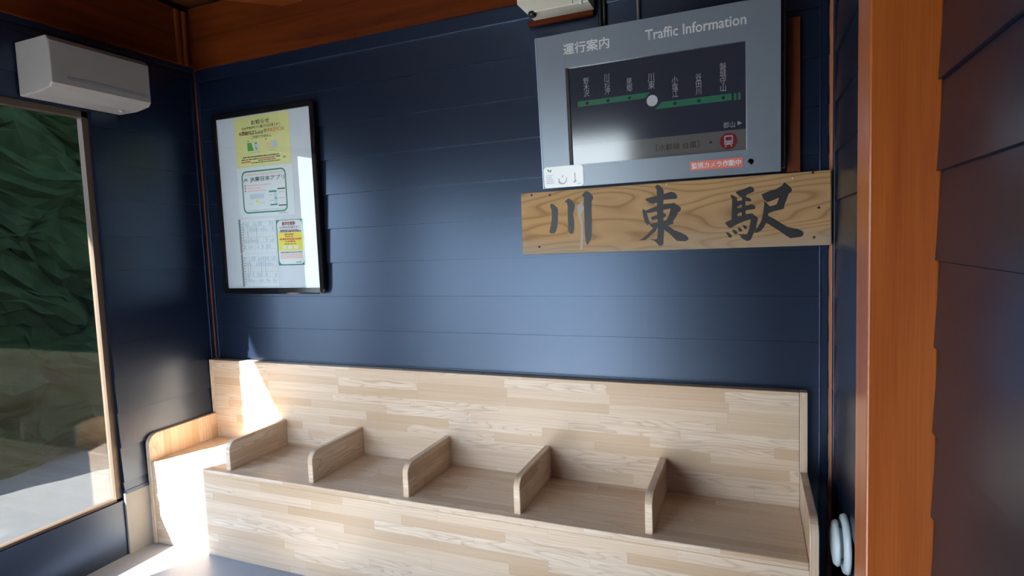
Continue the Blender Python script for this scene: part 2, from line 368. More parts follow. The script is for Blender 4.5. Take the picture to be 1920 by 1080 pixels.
BRUSH = [[[[(2.0331,1.5898),(2.0352,1.5983),(2.04,1.6007),(2.049,1.5962),(2.0591,1.587),(2.0658,1.5785),(2.0669,1.573),(2.065,1.5312),(2.0637,1.5165),(2.0606,1.4993),(2.0556,1.4847),(2.0488,1.4763),(2.0409,1.4751),(2.0318,1.477),(2.0267,1.4804),(2.0275,1.4896),(2.032,1.5056),(2.0366,1.5252),(2.0388,1.5424),(2.0394,1.5597),(2.0379,1.5759),(2.0355,1.5834)]],[[(2.0971,1.6026),(2.1011,1.6077),(2.1129,1.6168),(2.1205,1.6143),(2.1304,1.6059),(2.1406,1.5912),(2.1397,1.5786),(2.1354,1.5618),(2.1313,1.5523),(2.1346,1.5375),(2.1358,1.5179),(2.135,1.4935),(2.1306,1.4736),(2.1249,1.4707),(2.116,1.4718),(2.1111,1.4786),(2.1093,1.4873),(2.1083,1.5143),(2.1084,1.556),(2.109,1.5902),(2.106,1.6006),(2.1009,1.6024)]],[[(2.1701,1.6257),(2.174,1.6309),(2.1868,1.6409),(2.1968,1.6407),(2.2065,1.6336),(2.2165,1.6216),(2.2188,1.6136),(2.2169,1.6077),(2.212,1.6008),(2.2102,1.5625),(2.2105,1.5143),(2.2079,1.466),(2.2057,1.4491),(2.1983,1.4336),(2.1899,1.4217),(2.1855,1.4236),(2.1828,1.4354),(2.1796,1.4623),(2.1794,1.5158),(2.1791,1.5642),(2.1792,1.6125),(2.1782,1.6198),(2.1738,1.6244)]]],[[[(2.4664,1.6398),(2.4749,1.6478),(2.4854,1.6427),(2.4957,1.6301),(2.4995,1.6191),(2.4989,1.6096),(2.5271,1.6165),(2.5386,1.6129),(2.5477,1.604),(2.5498,1.5897),(2.544,1.5884),(2.4985,1.587),(2.4963,1.5704),(2.531,1.5719),(2.5368,1.5739),(2.5494,1.5648),(2.5619,1.5546),(2.5634,1.5463),(2.5571,1.5378),(2.5512,1.5351),(2.5488,1.5269),(2.5405,1.5131),(2.5322,1.5028),(2.5344,1.4979),(2.5324,1.492),(2.512,1.4877),(2.5213,1.4806),(2.5362,1.4679),(2.5593,1.4586),(2.5799,1.447),(2.59,1.4359),(2.5888,1.4289),(2.5784,1.4233),(2.5472,1.4256),(2.5357,1.4368),(2.5197,1.4543),(2.4983,1.4708),(2.4959,1.4432),(2.495,1.4167),(2.487,1.4078),(2.4776,1.41),(2.4682,1.4213),(2.4612,1.4288),(2.4422,1.4356),(2.4673,1.4351),(2.4717,1.4405),(2.4741,1.4779),(2.4693,1.4769),(2.4679,1.4685),(2.4534,1.457),(2.4265,1.4337),(2.3973,1.4324),(2.4145,1.4403),(2.4354,1.4577),(2.4562,1.4799),(2.4515,1.4825),(2.441,1.4964),(2.4337,1.4914),(2.4243,1.5069),(2.4187,1.5266),(2.4162,1.5461),(2.4181,1.5582),(2.424,1.5518),(2.4312,1.5501),(2.453,1.5586),(2.4733,1.5646),(2.4728,1.5778),(2.4652,1.5771),(2.458,1.5734),(2.4426,1.5797),(2.4261,1.5928),(2.4346,1.597),(2.4729,1.6049),(2.4728,1.6269)],[(2.4334,1.5403),(2.4442,1.5393),(2.4722,1.5442),(2.4727,1.531),(2.4619,1.5267),(2.4494,1.5226),(2.4479,1.519),(2.4544,1.5102),(2.4736,1.5141),(2.4738,1.502),(2.447,1.4961),(2.4424,1.506),(2.4367,1.5232)],[(2.4966,1.5484),(2.5241,1.5521),(2.5198,1.5332),(2.5077,1.5076),(2.4966,1.5057),(2.4963,1.5177),(2.5056,1.522),(2.5069,1.528),(2.5023,1.5354),(2.4964,1.5357)]]],[[[(2.7421,1.5876),(2.7473,1.591),(2.7647,1.5789),(2.7661,1.5663),(2.7821,1.5675),(2.7832,1.5751),(2.7659,1.5904),(2.7614,1.5973),(2.7618,1.6009),(2.7906,1.609),(2.811,1.6167),(2.821,1.6116),(2.8246,1.6049),(2.8234,1.5963),(2.7966,1.5862),(2.7975,1.5774),(2.8046,1.5763),(2.8137,1.5698),(2.8147,1.5626),(2.8096,1.5614),(2.7944,1.5634),(2.7942,1.546),(2.8166,1.5512),(2.8267,1.5452),(2.8287,1.5375),(2.8266,1.5332),(2.7956,1.5295),(2.7946,1.5158),(2.8174,1.5174),(2.8285,1.507),(2.8361,1.5001),(2.8365,1.4936),(2.8324,1.4764),(2.8282,1.4569),(2.82,1.4398),(2.8138,1.4247),(2.8097,1.4183),(2.7985,1.4165),(2.7872,1.4224),(2.778,1.4294),(2.776,1.4361),(2.7668,1.4431),(2.7935,1.4409),(2.7997,1.4428),(2.8059,1.4601),(2.8122,1.4959),(2.7959,1.4923),(2.7733,1.4836),(2.7588,1.4765),(2.742,1.4663),(2.7368,1.4676),(2.7234,1.4837),(2.7245,1.4892),(2.7454,1.4982),(2.7482,1.574)],[(2.7655,1.5444),(2.781,1.5523),(2.7819,1.5424),(2.7799,1.5403),(2.7665,1.5389)],[(2.7674,1.5191),(2.7808,1.5238),(2.7811,1.5106),(2.7652,1.5093)]],[[(2.7246,1.4526),(2.7356,1.4488),(2.746,1.4406),(2.747,1.435),(2.7417,1.4308),(2.7355,1.4321),(2.7303,1.4412)]],[[(2.7462,1.4616),(2.7586,1.4578),(2.7658,1.4508),(2.7657,1.4453),(2.7605,1.4422),(2.7543,1.4447),(2.7503,1.4526)]],[[(2.7659,1.4696),(2.7772,1.464),(2.783,1.4578),(2.7813,1.4535),(2.7761,1.4515),(2.771,1.455),(2.768,1.4629)]],[[(2.7831,1.4765),(2.7937,1.4738),(2.7998,1.468),(2.7988,1.4615),(2.7936,1.46),(2.7886,1.4642)]],[[(2.849,1.5849),(2.8789,1.5968),(2.8967,1.5999),(2.9163,1.6112),(2.9231,1.6203),(2.927,1.6232),(2.9299,1.6198),(2.9454,1.6049),(2.9502,1.5961),(2.9492,1.5888),(2.9395,1.582),(2.9337,1.5633),(2.9259,1.5446),(2.9239,1.5287),(2.92,1.5275),(2.8885,1.5207),(2.8716,1.5145),(2.871,1.5059),(2.8884,1.4953),(2.9159,1.4756),(2.9374,1.4607),(2.9703,1.4528),(2.9837,1.4458),(2.9879,1.4382),(2.9866,1.4308),(2.9799,1.4247),(2.9451,1.4207),(2.9276,1.4332),(2.908,1.4491),(2.8645,1.4809),(2.8565,1.4644),(2.8464,1.4518),(2.8363,1.4468),(2.8251,1.445),(2.8282,1.4591),(2.8384,1.4696),(2.8486,1.4908),(2.8537,1.5122),(2.8578,1.5444),(2.8573,1.5606),(2.8648,1.5548),(2.8777,1.5394),(2.8965,1.5442),(2.9004,1.5472),(2.9074,1.5692),(2.8827,1.5597),(2.8698,1.5549),(2.8619,1.5603),(2.8559,1.5682)]]]]

# ------------------------------------------------------------------ the room
ZS = lambda k: 2.225-.17*k           # seams of the lap siding
XR = 3.087                           # inner face of the right wall
FRONT = -3.6
def lap_siding(mb, place, a0, a1, ztop, zbot):
    """sawtooth boards; place(a, depth, z) -> world point, depth>0 towards the room"""
    b = bmesh.new()
    zs = [ztop]+[ZS(k) for k in range(-2, 14) if zbot+.01 < ZS(k) < ztop-.01]+[zbot]
    prof = []
    for i in range(len(zs)-1):
        t, bo = zs[i], zs[i+1]
        prof += [(.001, t-.0), (.009, bo+.0045), (.009, bo+.003), (-.003, bo+.0025), (-.003, bo)]
    A = [b.verts.new(place(a0, d, z)) for d, z in prof]; B = [b.verts.new(place(a1, d, z)) for d, z in prof]
    for i in range(len(prof)-1): b.faces.new((A[i], A[i+1], B[i+1], B[i]))
    mb.add(b)

m = MB(); lap_siding(m, lambda a, d, z: (a, -d, z), .012, XR-.015, 2.378, 0); m.box(-.1, XR+.1, .004, .10, 0, 2.8)
struct(m.build('wall_back', M['navy']))
# navy trim: top strip, side strips
m = MB(); m.box(.012, XR-.016, -.013, .003, 2.378, 2.442, .002); struct(m.build('trim_1', M['navy_trim']))
m = MB(); m.box(3.043, 3.069, -.013, .003, 0, 2.378, .002); m.box(3.0405, 3.046, -.016, .003, 0, 2.378, .002); struct(m.build('trim_2', M['navy_trim']))
m = MB(); m.box(.012, .036, -.011, .003, 0, 2.378, .002); struct(m.build('trim_3', M['navy_trim']))
# bare wood strips in the two corners
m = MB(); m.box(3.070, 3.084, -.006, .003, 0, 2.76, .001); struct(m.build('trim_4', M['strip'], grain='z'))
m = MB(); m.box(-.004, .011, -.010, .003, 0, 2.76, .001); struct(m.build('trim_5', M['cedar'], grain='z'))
# left wall: siding, window opening y -1.435..-0.58, second opening y -3.4..-2.4
m = MB(); WT = -.06
def lw(y0, y1, zt, zb): lap_siding(m, lambda a, d, z: (d-.009, a, z), y0, y1, zt, zb)
lw(-.032, -.575, 2.43, .312); m.box(WT, -.010, -.575, .10, 0, 2.8)
lw(-.575, -1.44, 2.43, 2.12); m.box(WT, -.010, -1.44, -.575, 2.12, 2.8)
m.box(WT, -.010, -1.44, -.575, 0, .27)
lw(-1.44, -2.4, 2.43, .312); m.box(WT, -.010, -2.4, -1.44, 0, 2.8)
lw(-2.4, -3.4, 2.43, 2.12); m.box(WT, -.010, -3.4, -2.4, 2.12, 2.8); m.box(WT, -.010, -3.4, -2.4, 0, .312)
m.box(WT, -.004, FRONT-.1, -3.4, 0, 2.8)
struct(m.build('wall_left', M['navy']))
m = MB(); m.box(-.008, .004, -.034, -.012, .31, 2.43, .002); m.box(-.008, .004, -3.4, -.012, 2.43, 2.456, .002); m.box(-.008, .006, -.575, -.012, .30, .318, .002)
struct(m.build('trim_6', M['navy_trim']))
m = MB(); m.box(-.009, .002, -.578, -.01, 0, .302); m.box(-.009, .002, -2.4, -1.44, 0, .302); struct(m.build('baseboard_left', M['plinth']))
# right wall
m = MB(); lap_siding(m, lambda a, d, z: (XR+.009-d, a, z), -.022, -.90, 2.55, 0); m.box(XR+.010, XR+.10, -.95, .10, 0, 2.8)
lap_siding(m, lambda a, d, z: (3.150-d, a, z), -1.042, FRONT, 2.55, 0); m.box(3.152, 3.25, FRONT, -.95, 0, 2.8)
struct(m.build('wall_right', M['navy']))
m = MB(); m.box(XR-.002, XR+.012, -.026, -.004, 0, 2.55, .002); struct(m.build('trim_7', M['navy_trim']))
# front wall (behind the photographer): navy piers and header around a glazed screen
m = MB(); m.box(-.06, .08, FRONT-.1, FRONT, 0, 2.8); m.box(1.75, 3.25, FRONT-.1, FRONT, 0, 2.8); m.box(.08, 1.75, FRONT-.1, FRONT, 2.0, 2.8); m.box(.08, 1.75, FRONT-.1, FRONT, 0, .08)
struct(m.build('wall_front', M['navy']))
m = MB(); m.box(-.1, 3.3, FRONT-.1, .1, -.08, 0); struct(m.build('floor', M['floor']))
m = MB()
m.box(-.75, 3.5, FRONT-.45, .3, 2.83, 2.90); m.box(-.06, 3.25, FRONT-.1, .1, 2.78, 2.83)
struct(m.build('ceiling', M['ceiling'], grain='x'))
# exposed timber above the siding
m = MB(); m.box(.011, XR, -.022, .003, 2.442, 2.765, .003); struct(m.build('trim_8', M['header'], grain='x', uvoff=(.3, .118)))
m = MB(); m.box(-.009, .012, -3.4, -.012, 2.456, 2.745, .003); struct(m.build('trim_9', M['header'], grain='y', uvoff=(4.1, .118)))
# windows
def window(name, y0, y1, z0, z1):
    m = MB(); t = .03
    m.box(-.056, -.022, y0, y0+t, z0, z1, .002); m.box(-.056, -.022, y1-t, y1, z0, z1, .002)
    m.box(-.056, -.022, y0, y1, z1-t, z1, .002); m.box(-.056, -.022, y0, y1, z0, z0+t*.5, .002)
    w = struct(m.build(name, M['alum'], grain='z'))
    g = MB(); g.box(-.042, -.038, y0+t, y1-t, z0+t*.5, z1-t); g.build('glass_pane', M['pane'], w)
window('window_1', -1.44, -.575, .27, 2.12)
window('window_2', -3.4, -2.4, .312, 2.12)
m = MB()
for x in (.08, .89, 1.70): m.box(x, x+.05, FRONT-.07, FRONT-.02, .08, 2.0, .003)
m.box(.08, 1.75, FRONT-.07, FRONT-.02, .08, .14, .003); m.box(.08, 1.75, FRONT-.07, FRONT-.02, 1.94, 2.0, .003)
w3 = struct(m.build('window_3', M['alum'], grain='z'))
g = MB(); g.box(.10, 1.73, FRONT-.047, FRONT-.043, .10, 1.98); g.build('glass_pane', M['pane'], w3)

# ------------------------------------------------------------------ outside, seen through the panes and in reflections
m = MB(); m.box(-14, -.1, -16, 8, -.22, -.12); m.box(3.3, 12, -16, 8, -.22, -.12); m.box(-.1, 3.3, .12, 8, -.22, -.12); struct(m.build('ground', M['asphalt']))
m = MB(); m.box(-.1, 3.3, -9, FRONT-.1, -.22, -.03); struct(m.build('platform', M['platform']))
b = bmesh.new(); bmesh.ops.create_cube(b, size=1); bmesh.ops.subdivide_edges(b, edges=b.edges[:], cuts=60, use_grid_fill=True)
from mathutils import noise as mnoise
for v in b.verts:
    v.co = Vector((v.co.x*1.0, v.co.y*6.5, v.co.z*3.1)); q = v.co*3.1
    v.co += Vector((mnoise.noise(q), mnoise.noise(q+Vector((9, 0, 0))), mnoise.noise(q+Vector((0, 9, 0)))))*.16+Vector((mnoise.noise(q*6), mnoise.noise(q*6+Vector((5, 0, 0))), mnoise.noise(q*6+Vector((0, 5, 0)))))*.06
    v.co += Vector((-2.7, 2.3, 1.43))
m = MB().add(b); m = m.build('sky_screen_hedge', M['sky_screen_hedge']); tag(m, 'tall dark green leafy screen added outside to hide the bright sky beyond the low side window', 'sky_screen_hedge')  # added greenery: hides the bright sky behind the low side window
m = MB(); m.box(-7.5, -5, -6.4, -2.2, -.12, 4.2); m.prism([(-7.8, 4.2), (-4.7, 4.2), (-6.25, 5.2)], 'y', -6.6, -2.0)
tag(m.build('sky_blocker', M['sky_blocker'], grain='y'), 'dark brown gabled block added outside to the left to keep bright sky out of reflections', 'sky_blocker')  # added unseen block: darkens the sky mirrored in the poster cover

# ------------------------------------------------------------------ timber post on the right, corner brace, battens
m = MB(); m.box(3.030, 3.150, -1.040, -.900, 0, 2.80, .004)
tag(m.build('timber_post', M['post'], grain='z', uvoff=(1.3, .21)), 'square orange-brown varnished timber post at the right edge, beside the round vent', 'post')
m = MB()
d = Vector((-1, -1, 0)).normalized(); n_ = Vector((1, -1, 0)).normalized()
p0 = Vector((.725, -.022, 0)); L = 1.02; hw = .045
q = [p0-n_*hw, p0+n_*hw, p0+n_*hw+d*L, p0-n_*hw+d*L]
q = [Vector((.725-.064, -.023, 0)), Vector((.725+.064, -.023, 0)), Vector((.013, -.735, 0)), Vector((.013, -.607, 0))]
m.prism([(v.x, v.y) for v in q], 'z', 2.66, 2.775, .004)
tag(m.build('corner_brace', M['cedar'], grain='x'), 'diagonal reddish timber brace across the dark upper left corner under the ceiling', 'beam')
bt = None
for i, y in enumerate((-.066, -.104)):
    m = MB(); m.box(.012, .030, y-.010, y+.010, 2.458, 2.735, .003)
    o = m.build('wooden_batten', M['cedar'], grain='z', uvoff=(2+i, .3))
    tag(o, ['narrow upright wooden batten nearest the upper left corner', 'narrow upright wooden batten further from the corner, left of its twin'][i], 'batten', 'pair of battens on the left wall timber')
m = MB(); m.box(2.934, 2.978, -.034, -.010, 1.658, 2.198, .002)
tag(m.build('mounting_plank', M['cedar'], grain='z'), 'reddish-brown upright plank fixed to the siding just right of the grey display', 'plank')

# ------------------------------------------------------------------ bench
bench = thing('bench', (1.50, -.23, 0), 'long light ash waiting bench with backrest and seat dividers under the navy wall', 'bench')
YF, YB, ZSEAT, ZTOP, ZARM, T = -.451, -.054, .4215, .857, .557, .027
XI0, XI1 = T, 2.974
m = MB(); m.box(XI0, XI1, YF, YF+.027, 0, ZSEAT-.026, .0015); m.build('front_panel', M['ash'], bench, uvoff=(.2, .012))
m = MB(); m.box(XI0, XI1, YF-.001, YB, ZSEAT-.026, ZSEAT, .004, 3); m.build('seat', M['ash'], bench, uvoff=(2.7, .33))
m = MB(); m.box(XI0, XI1, YB-.001, -.0095, ZSEAT-.03, ZTOP, .003, 3); m.build('backrest', M['ash'], bench, uvoff=(5.9, .55))
def arc(cx, cz, r, a0, a1, n=8): return [(cx+r*math.cos(math.radians(a0+(a1-a0)*i/n)), cz+r*math.sin(math.radians(a0+(a1-a0)*i/n))) for i in range(n+1)]
for x0, x1 in ((0.0, T), (XI1, XI1+T)):
    yf = YF-.006; r = .055
    poly = [(-.0095, 0), (-.0095, ZTOP)]+[(YB-.0005, ZTOP), (YB-.0005, ZARM)]+[(yf+r, ZARM)]+arc(yf+r, ZARM-r, r, 90, 180)[1:]+[(yf, 0)]
    m = MB(); m.prism(poly, 'x', x0+.0003, x1-.0003, .003, 3); m.build('end_panel', M['ash'], bench, grain='z')
for i in range(5):
    x0 = .506+i*.4903; r = .045; yf = -.424
    poly = [(YB, ZSEAT-.001), (YB, ZARM+.003)]+[(yf+r, ZARM+.003)]+arc(yf+r, ZARM+.003-r, r, 90, 180)[1:]+[(yf, ZSEAT-.001)]
    m = MB(); m.prism(poly, 'x', x0, x0+T, .0035, 3); m.build('seat_divider', M['ash'], bench, grain='y')

# ------------------------------------------------------------------ station name board
bd = thing('station_name_board', (2.49, -.013, 1.39), 'weathered wooden station name board with three large black brushed characters', 'sign')
m = MB(); m.prism([(1.9015, 1.390), (3.0765, 1.392), (3.0745, 1.656), (1.9025, 1.652)], 'y', -.040, -.0135, .0025)
pl = m.build('plank', M['board'], bd, grain='x', uvoff=(0, 0))
for i, (nm, fs) in enumerate(zip(('character_river', 'character_east', 'character_station'), BRUSH)):
    me = None; bmx = bmesh.new()
    for loops in fs:
        t_ = stand(curve_mesh(loops, nm), -.0407); bmx.from_mesh(t_)
    me = bpy.data.meshes.new(nm); bmx.to_mesh(me); bmx.free(); me.materials.append(M['brush']); link(nm, me, pl)
for i, (x, z, mt) in enumerate([(1.952, 1.641, 'rust'), (1.978, 1.421, 'rust'), (2.511, 1.645, 'brass'), (3.017, 1.650, 'rust'), (2.954, 1.636, 'brass'), (3.036, 1.526, 'rust'), (3.021, 1.421, 'rust'), (2.033, 1.636, 'rust')]):
    m = MB(); m.lathe([(.0045, .002), (.0045, -.001), (.003, -.0025), (.001, -.003)], (x, -.040, z), 'y', 14)
    m.build('nail', M[mt], bd)
flat('pale_stain', [[(2.152, 1.585), (2.170, 1.600), (2.178, 1.57), (2.166, 1.545), (2.172, 1.51), (2.171, 1.45), (2.166, 1.405), (2.158, 1.405), (2.163, 1.46), (2.162, 1.51), (2.154, 1.535), (2.150, 1.56)]], -.04025, M['stain'], pl)

# ------------------------------------------------------------------ traffic information display (tilted forward 4.2 degrees)
dp = thing('information_display', (2.4703, -.10, 1.6582), 'silver-grey train information display with dark screen, leaning out above the wooden board', 'display')
dp.rotation_euler = (.0732, 0, 0); LOCAL.add(dp.name)
HW, H = .442, .5886
sx0, sx1, sz0, sz1 = -.325, .3285, .0850, .4573
m = MB()
m.box(-HW, sx0, 0, .012, 0, H, .0025); m.box(sx1, HW, 0, .012, 0, H, .0025)
m.box(sx0-.004, sx1+.004, .0002, .012, 0, sz0, 0); m.box(sx0-.004, sx1+.004, .0002, .012, sz1, H, 0)
bz = m.build('bezel', M['grey'], dp)
m = MB(); m.box(-HW+.012, HW-.012, .012, .062, .008, H-.008, .004); m.box(HW-.03, HW+.017, .026, .062, .010, H-.008, .004); m.build('housing', M['dark'], dp)
m = MB(); m.box(-HW-.0035, -HW+.003, -.0015, .014, 0, H, .0015); m.build('edge_strip', M['grey_edge'], dp)
m = MB(); m.box(sx0-.003, sx1+.003, .0105, .0125, sz0-.003, sz1+.003); sc = m.build('screen', M['screen'], dp)
m = MB(); m.box(sx0-.001, sx0+.009, .003, .0108, sz0, sz1); m.build('recess_shade_strip', M['dark'], dp)  # dark strip standing in for the shaded inner side of the screen recess
ys = .0102
text('japanese_title', '運行案内', -.330, -.1495, .507, .5475, -.0006, M['lettering'], bz, bold=.022)
text('english_title', 'Traffic Information', -.0135, .3313, .5115, .5475, -.0006, M['lettering'], bz, bold=.020)
names = [('野木沢', -.2589, -.2369, .3417, .4125), ('川辺沖', -.1768, -.1552, .3413, .4169), ('泉郷', -.0915, -.0703, .3403, .3912), ('川東', -.0110, .0135, .3388, .3955),
         ('小塩江', .0753, .0972, .2976, .3721), ('谷田川', .1590, .1800, .2965, .3716), ('磐城守山', .2423, .2643, .2966, .3965)]
for nm, x0, x1, z0, z1 in names: text('station_name', nm, x0, x1, z0, z1, ys, M['scr_text'], sc, vertical=True)
flat('route_line', [[(-.285, .3072), (-.025, .3072), (-.0045, .3277), (-.285, .3277)]], ys, M['scr_green'], sc)
flat('route_line', [[(.012, .2636), (.2817, .2636), (.2817, .2868), (.0365, .2876)]], ys, M['scr_green'], sc)
for x in (.2886, .3028): rects('route_tick', [(x, x+.0085, .2615, .2868)], ys, M['scr_green'], sc)
for x, z in ((-.2465, .317), (-.1645, .317), (-.0827, .3165), (.0847, .275), (.1693, .275), (.2533, .275)):
    flat('station_dot', [[(x+.006*math.cos(a*math.pi/10), z+.006*math.sin(a*math.pi/10)) for a in range(20)]], ys-.0003, M['screen'], sc)
flat('current_station_marker', [[(.0022+.0205*math.cos(a*math.pi/16), .2960+.0205*math.sin(a*math.pi/16)) for a in range(32)]], ys-.0004, M['scr_white'], sc)
text('direction_name', '郡山', .252, .2915, .1680, .1885, ys, M['scr_text'], sc)
flat('direction_arrow', [[(.3005, .1735), (.3155, .1805), (.3005, .1890)]], ys, M['scr_text'], sc)
rects('ticker_band', [(sx0+.009, sx1, sz0, .1590)], ys+.0002, M['scr_band'], sc)
text('ticker_caption', '［水郡線 台風］', .0120, .1670, .1090, .1335, ys-.0002, M['scr_brown'], sc)
flat('ticker_mark', [[(.2080+.0075*math.cos(a*math.pi/4)*(1 if a % 2 else .45), .1235+.0075*math.sin(a*math.pi/4)*(1 if a % 2 else .45)) for a in range(8)]], ys-.0002, M['scr_brown'], sc)
flat('train_icon_disc', [[(.2694+.0295*math.cos(a*math.pi/18), .1215+.0295*math.sin(a*math.pi/18)) for a in range(36)]], ys-.0002, M['scr_red'], sc)
ti = [rounded(.2545, .2843, .1085, .1420, .005), rounded(.2585, .2803, .1235, .1365, .003)[::-1], rounded(.2580, .2620, .1125, .1165, .0018)[::-1], rounded(.2768, .2808, .1125, .1165, .0018)[::-1]]
flat('train_icon', ti+[[(.2555, .1005), (.2595, .1005), (.2640, .1080), (.2600, .1080)], [(.2833, .1005), (.2793, .1005), (.2748, .1080), (.2788, .1080)]], ys-.0005, M['scr_text'], sc)
lb = rects('warning_label', [(.1345, .3165, .0262, .0588)], -.0008, M['label_red'], dp)
text('warning_text', '監視カメラ作動中', .1405, .3105, .0320, .0532, -.0014, M['lettering'], lb, bold=.03)
m = MB(); m.lathe([(.0055, -.0012), (.0105, -.0014), (.0105, .002), (.001, .002)], (.3430, 0, .0415), 'y', 28); m.build('camera_lens', M['black'], dp)
st = flat('sticker', [rounded(-.4380, -.2725, .0015, .0850, .014)], -.0022, M['sticker'], dp)
flat('sticker_mark', [[(-.4235, .0745), (-.4140, .0745), (-.4165, .0640)], ], -.0027, M['green'], st)
flat('sticker_mark', [[(-.4150, .0640), (-.4105, .0735), (-.4030, .0725), (-.4070, .0640)]], -.0026, M['leaf'], st)
rects('sticker_print', [(-.4290, -.4290+w, z, z+.0035) for w, z in ((.028, .049), (.024, .041), (.030, .0335), (.031, .0260), (.033, .0185))], -.0026, M['pale'], st)
flat('sticker_print', [[(-.372, .026), (-.365, .018), (-.352, .019), (-.345, .028), (-.343, .040), (-.340, .040), (-.342, .024), (-.352, .014), (-.367, .013), (-.377, .020), (-.376, .036), (-.372, .036)],
                        [(-.362, .040), (-.357, .050), (-.354, .049), (-.358, .039)]], -.0026, M['lightgrey'], st)
flat('sticker_print', [[(-.309, .055), (-.305, .055), (-.306, .030), (-.301, .020), (-.313, .015), (-.316, .018), (-.309, .024)]], -.0026, M['lightgrey'], st)
rects('sticker_print', [(-.298, -.284, .0085, .0125)], -.0026, M['pale'], st)

# ------------------------------------------------------------------ poster case and its notices
pc = thing('poster_case', (.48, -.012, 1.24), 'black-framed poster case with clear cover over a white board on the navy wall', 'poster case')
def ring(x0, x1, z0, z1, r, w): return [rounded(x0, x1, z0, z1, r), [(x0+w, z0+w), (x0+w, z1-w), (x1-w, z1-w), (x1-w, z0+w)]]
FX0, FX1, FZ0, FZ1 = .133, .826, 1.224, 2.186
m = MB(); w_ = .030
# frame bars with rounded outer corners
bf = bmesh.new()
oc = rounded(FX0, FX1, FZ0, FZ1, .028, 6)
ic = [(FX1-w_ if px > (FX0+FX1)/2 else FX0+w_, FZ1-w_ if pz > (FZ0+FZ1)/2 else FZ0+w_) for px, pz in oc]
hc = [(FX0+(px-FX0)*(FX1-FX0-.010)/(FX1-FX0)+.005, FZ0+(pz-FZ0)*(FZ1-FZ0-.010)/(FZ1-FZ0)+.005) for px, pz in oc]
loops = [[bf.verts.new((px, y_, pz)) for px, pz in c_] for c_, y_ in ((oc, -.012), (oc, -.036), (hc, -.0405), (ic, -.038), (ic, -.020))]
for A_, B_ in zip(loops, loops[1:]):
    for i in range(len(A_)):
        j = (i+1) % len(A_); bf.faces.new((A_[i], A_[j], B_[j], B_[i]))
bmesh.ops.remove_doubles(bf, verts=bf.verts, dist=1e-6); bmesh.ops.recalc_face_normals(bf, faces=bf.faces)
m.add(bf); m.build('frame', M['black'], pc)
m = MB(); m.box(FX0+w_-.002, FX1-w_+.002, -.027, -.022, FZ0+w_-.002, FZ1-w_+.002); m.build('backing_board', M['backing'], pc)
m = MB(); m.box(FX0+w_-.001, FX1-w_+.001, -.0345, -.0325, FZ0+w_-.001, FZ1-w_+.001); m.build('clear_cover', M['acrylic'], pc)
PY = -.0276
def sheet(name, x0, x1, z0, z1, mat, label, cat, rot=0):
    t = thing(name, ((x0+x1)/2, PY, z0), label, cat)
    m = MB(); m.box(x0, x1, PY-.0006, PY, z0, z1); m.build('sheet', mat, t); return t
P1, P2 = PY-.0010, PY-.0014
grp = 'notices behind the poster cover'
def lines(name, rows, mat, parent, seed=1, y=P1):
    """illegible small print: rows of short dashes (x0, x1, z, height)"""
    rn = random.Random(seed); bx = []
    for x0, x1, z, h in rows:
        x = x0
        while x < x1-.002:
            w = min(rn.uniform(.004, .013), x1-x); bx.append((x, x+w, z, z+h*rn.uniform(.75, 1))); x += w+rn.uniform(.0012, .003)
    return rects(name, bx, y, mat, parent)
# yellow notice
t = sheet('yellow_notice', .288, .658, 1.892, 2.152, M['yellow'], 'pale yellow notice with a bold black heading at the top of the poster case', 'notice'); t['group'] = grp
text('heading', 'お知らせ', .408, .530, 2.106, 2.130, P1, M['ink'], t, bold=.02)
text('text_line', 'SuicaやPASMOで入場されるお客さまへ', .342, .602, 2.085, 2.101, P1, M['ink'], t, bold=.012)
text('red_text', '水郡線内', .318, .398, 2.056, 2.078, P1, M['red'], t, bold=.02)
text('text_line', 'はSuicaや', .401, .512, 2.055, 2.079, P1, M['ink'], t, bold=.008)
text('red_text', 'PASMO', .518, .606, 2.058, 2.079, P1, M['red'], t)
text('text_line', 'は', .610, .624, 2.060, 2.074, P1, M['ink'], t, bold=.012)
text('text_line', 'ご利用ができません。', .403, .537, 2.034, 2.050, P1, M['ink'], t, bold=.012)
for x in (.374, .496): text('cross_mark', '×', x, x+.010, 2.020, 2.030, P1, M['red'], t, bold=.03)
flat('card_picture', [[(.371, 1.974), (.413, 1.974), (.400, 2.016), (.371, 2.016)]], P1, M['leaf'], t)
flat('reader_picture', [rounded(.418, .443, 1.972, 2.018, .003)], P1, M['pale'], t)
flat('reader_print', [[(.426, 2.006), (.436, 2.006), (.438, 2.014), (.424, 2.014)], [(.428, 1.996), (.432, 1.990), (.437, 1.980), (.434, 1.976), (.427, 1.990)]], P2, M['midgrey'], t)
flat('sign_picture', [rounded(.540, .573, 1.976, 2.014, .002)], P1, M['pale'], t)
lines('red_text', [(.500, .534, z, .006) for z in (2.001, 1.989, 1.978)], M['pink'], t, 3)
lines('caption_print', [(.371, .450, 1.962, .004), (.515, .552, 1.965, .004)], M['lightgrey'], t, 4)
lines('fine_print', [(.335, .580, 1.940, .006), (.325, .445, 1.928, .006), (.560, .590, 1.929, .006), (.390, .590, 1.909, .005), (.440, .560, 1.919, .005)], M['ink'], t, 5)
lines('red_text', [(.450, .556, 1.928, .007), (.323, .385, 1.915, .008)], M['red'], t, 6)
text('operator_mark', 'JR', .605, .623, 1.918, 1.930, P1, M['green'], t, bold=.03)
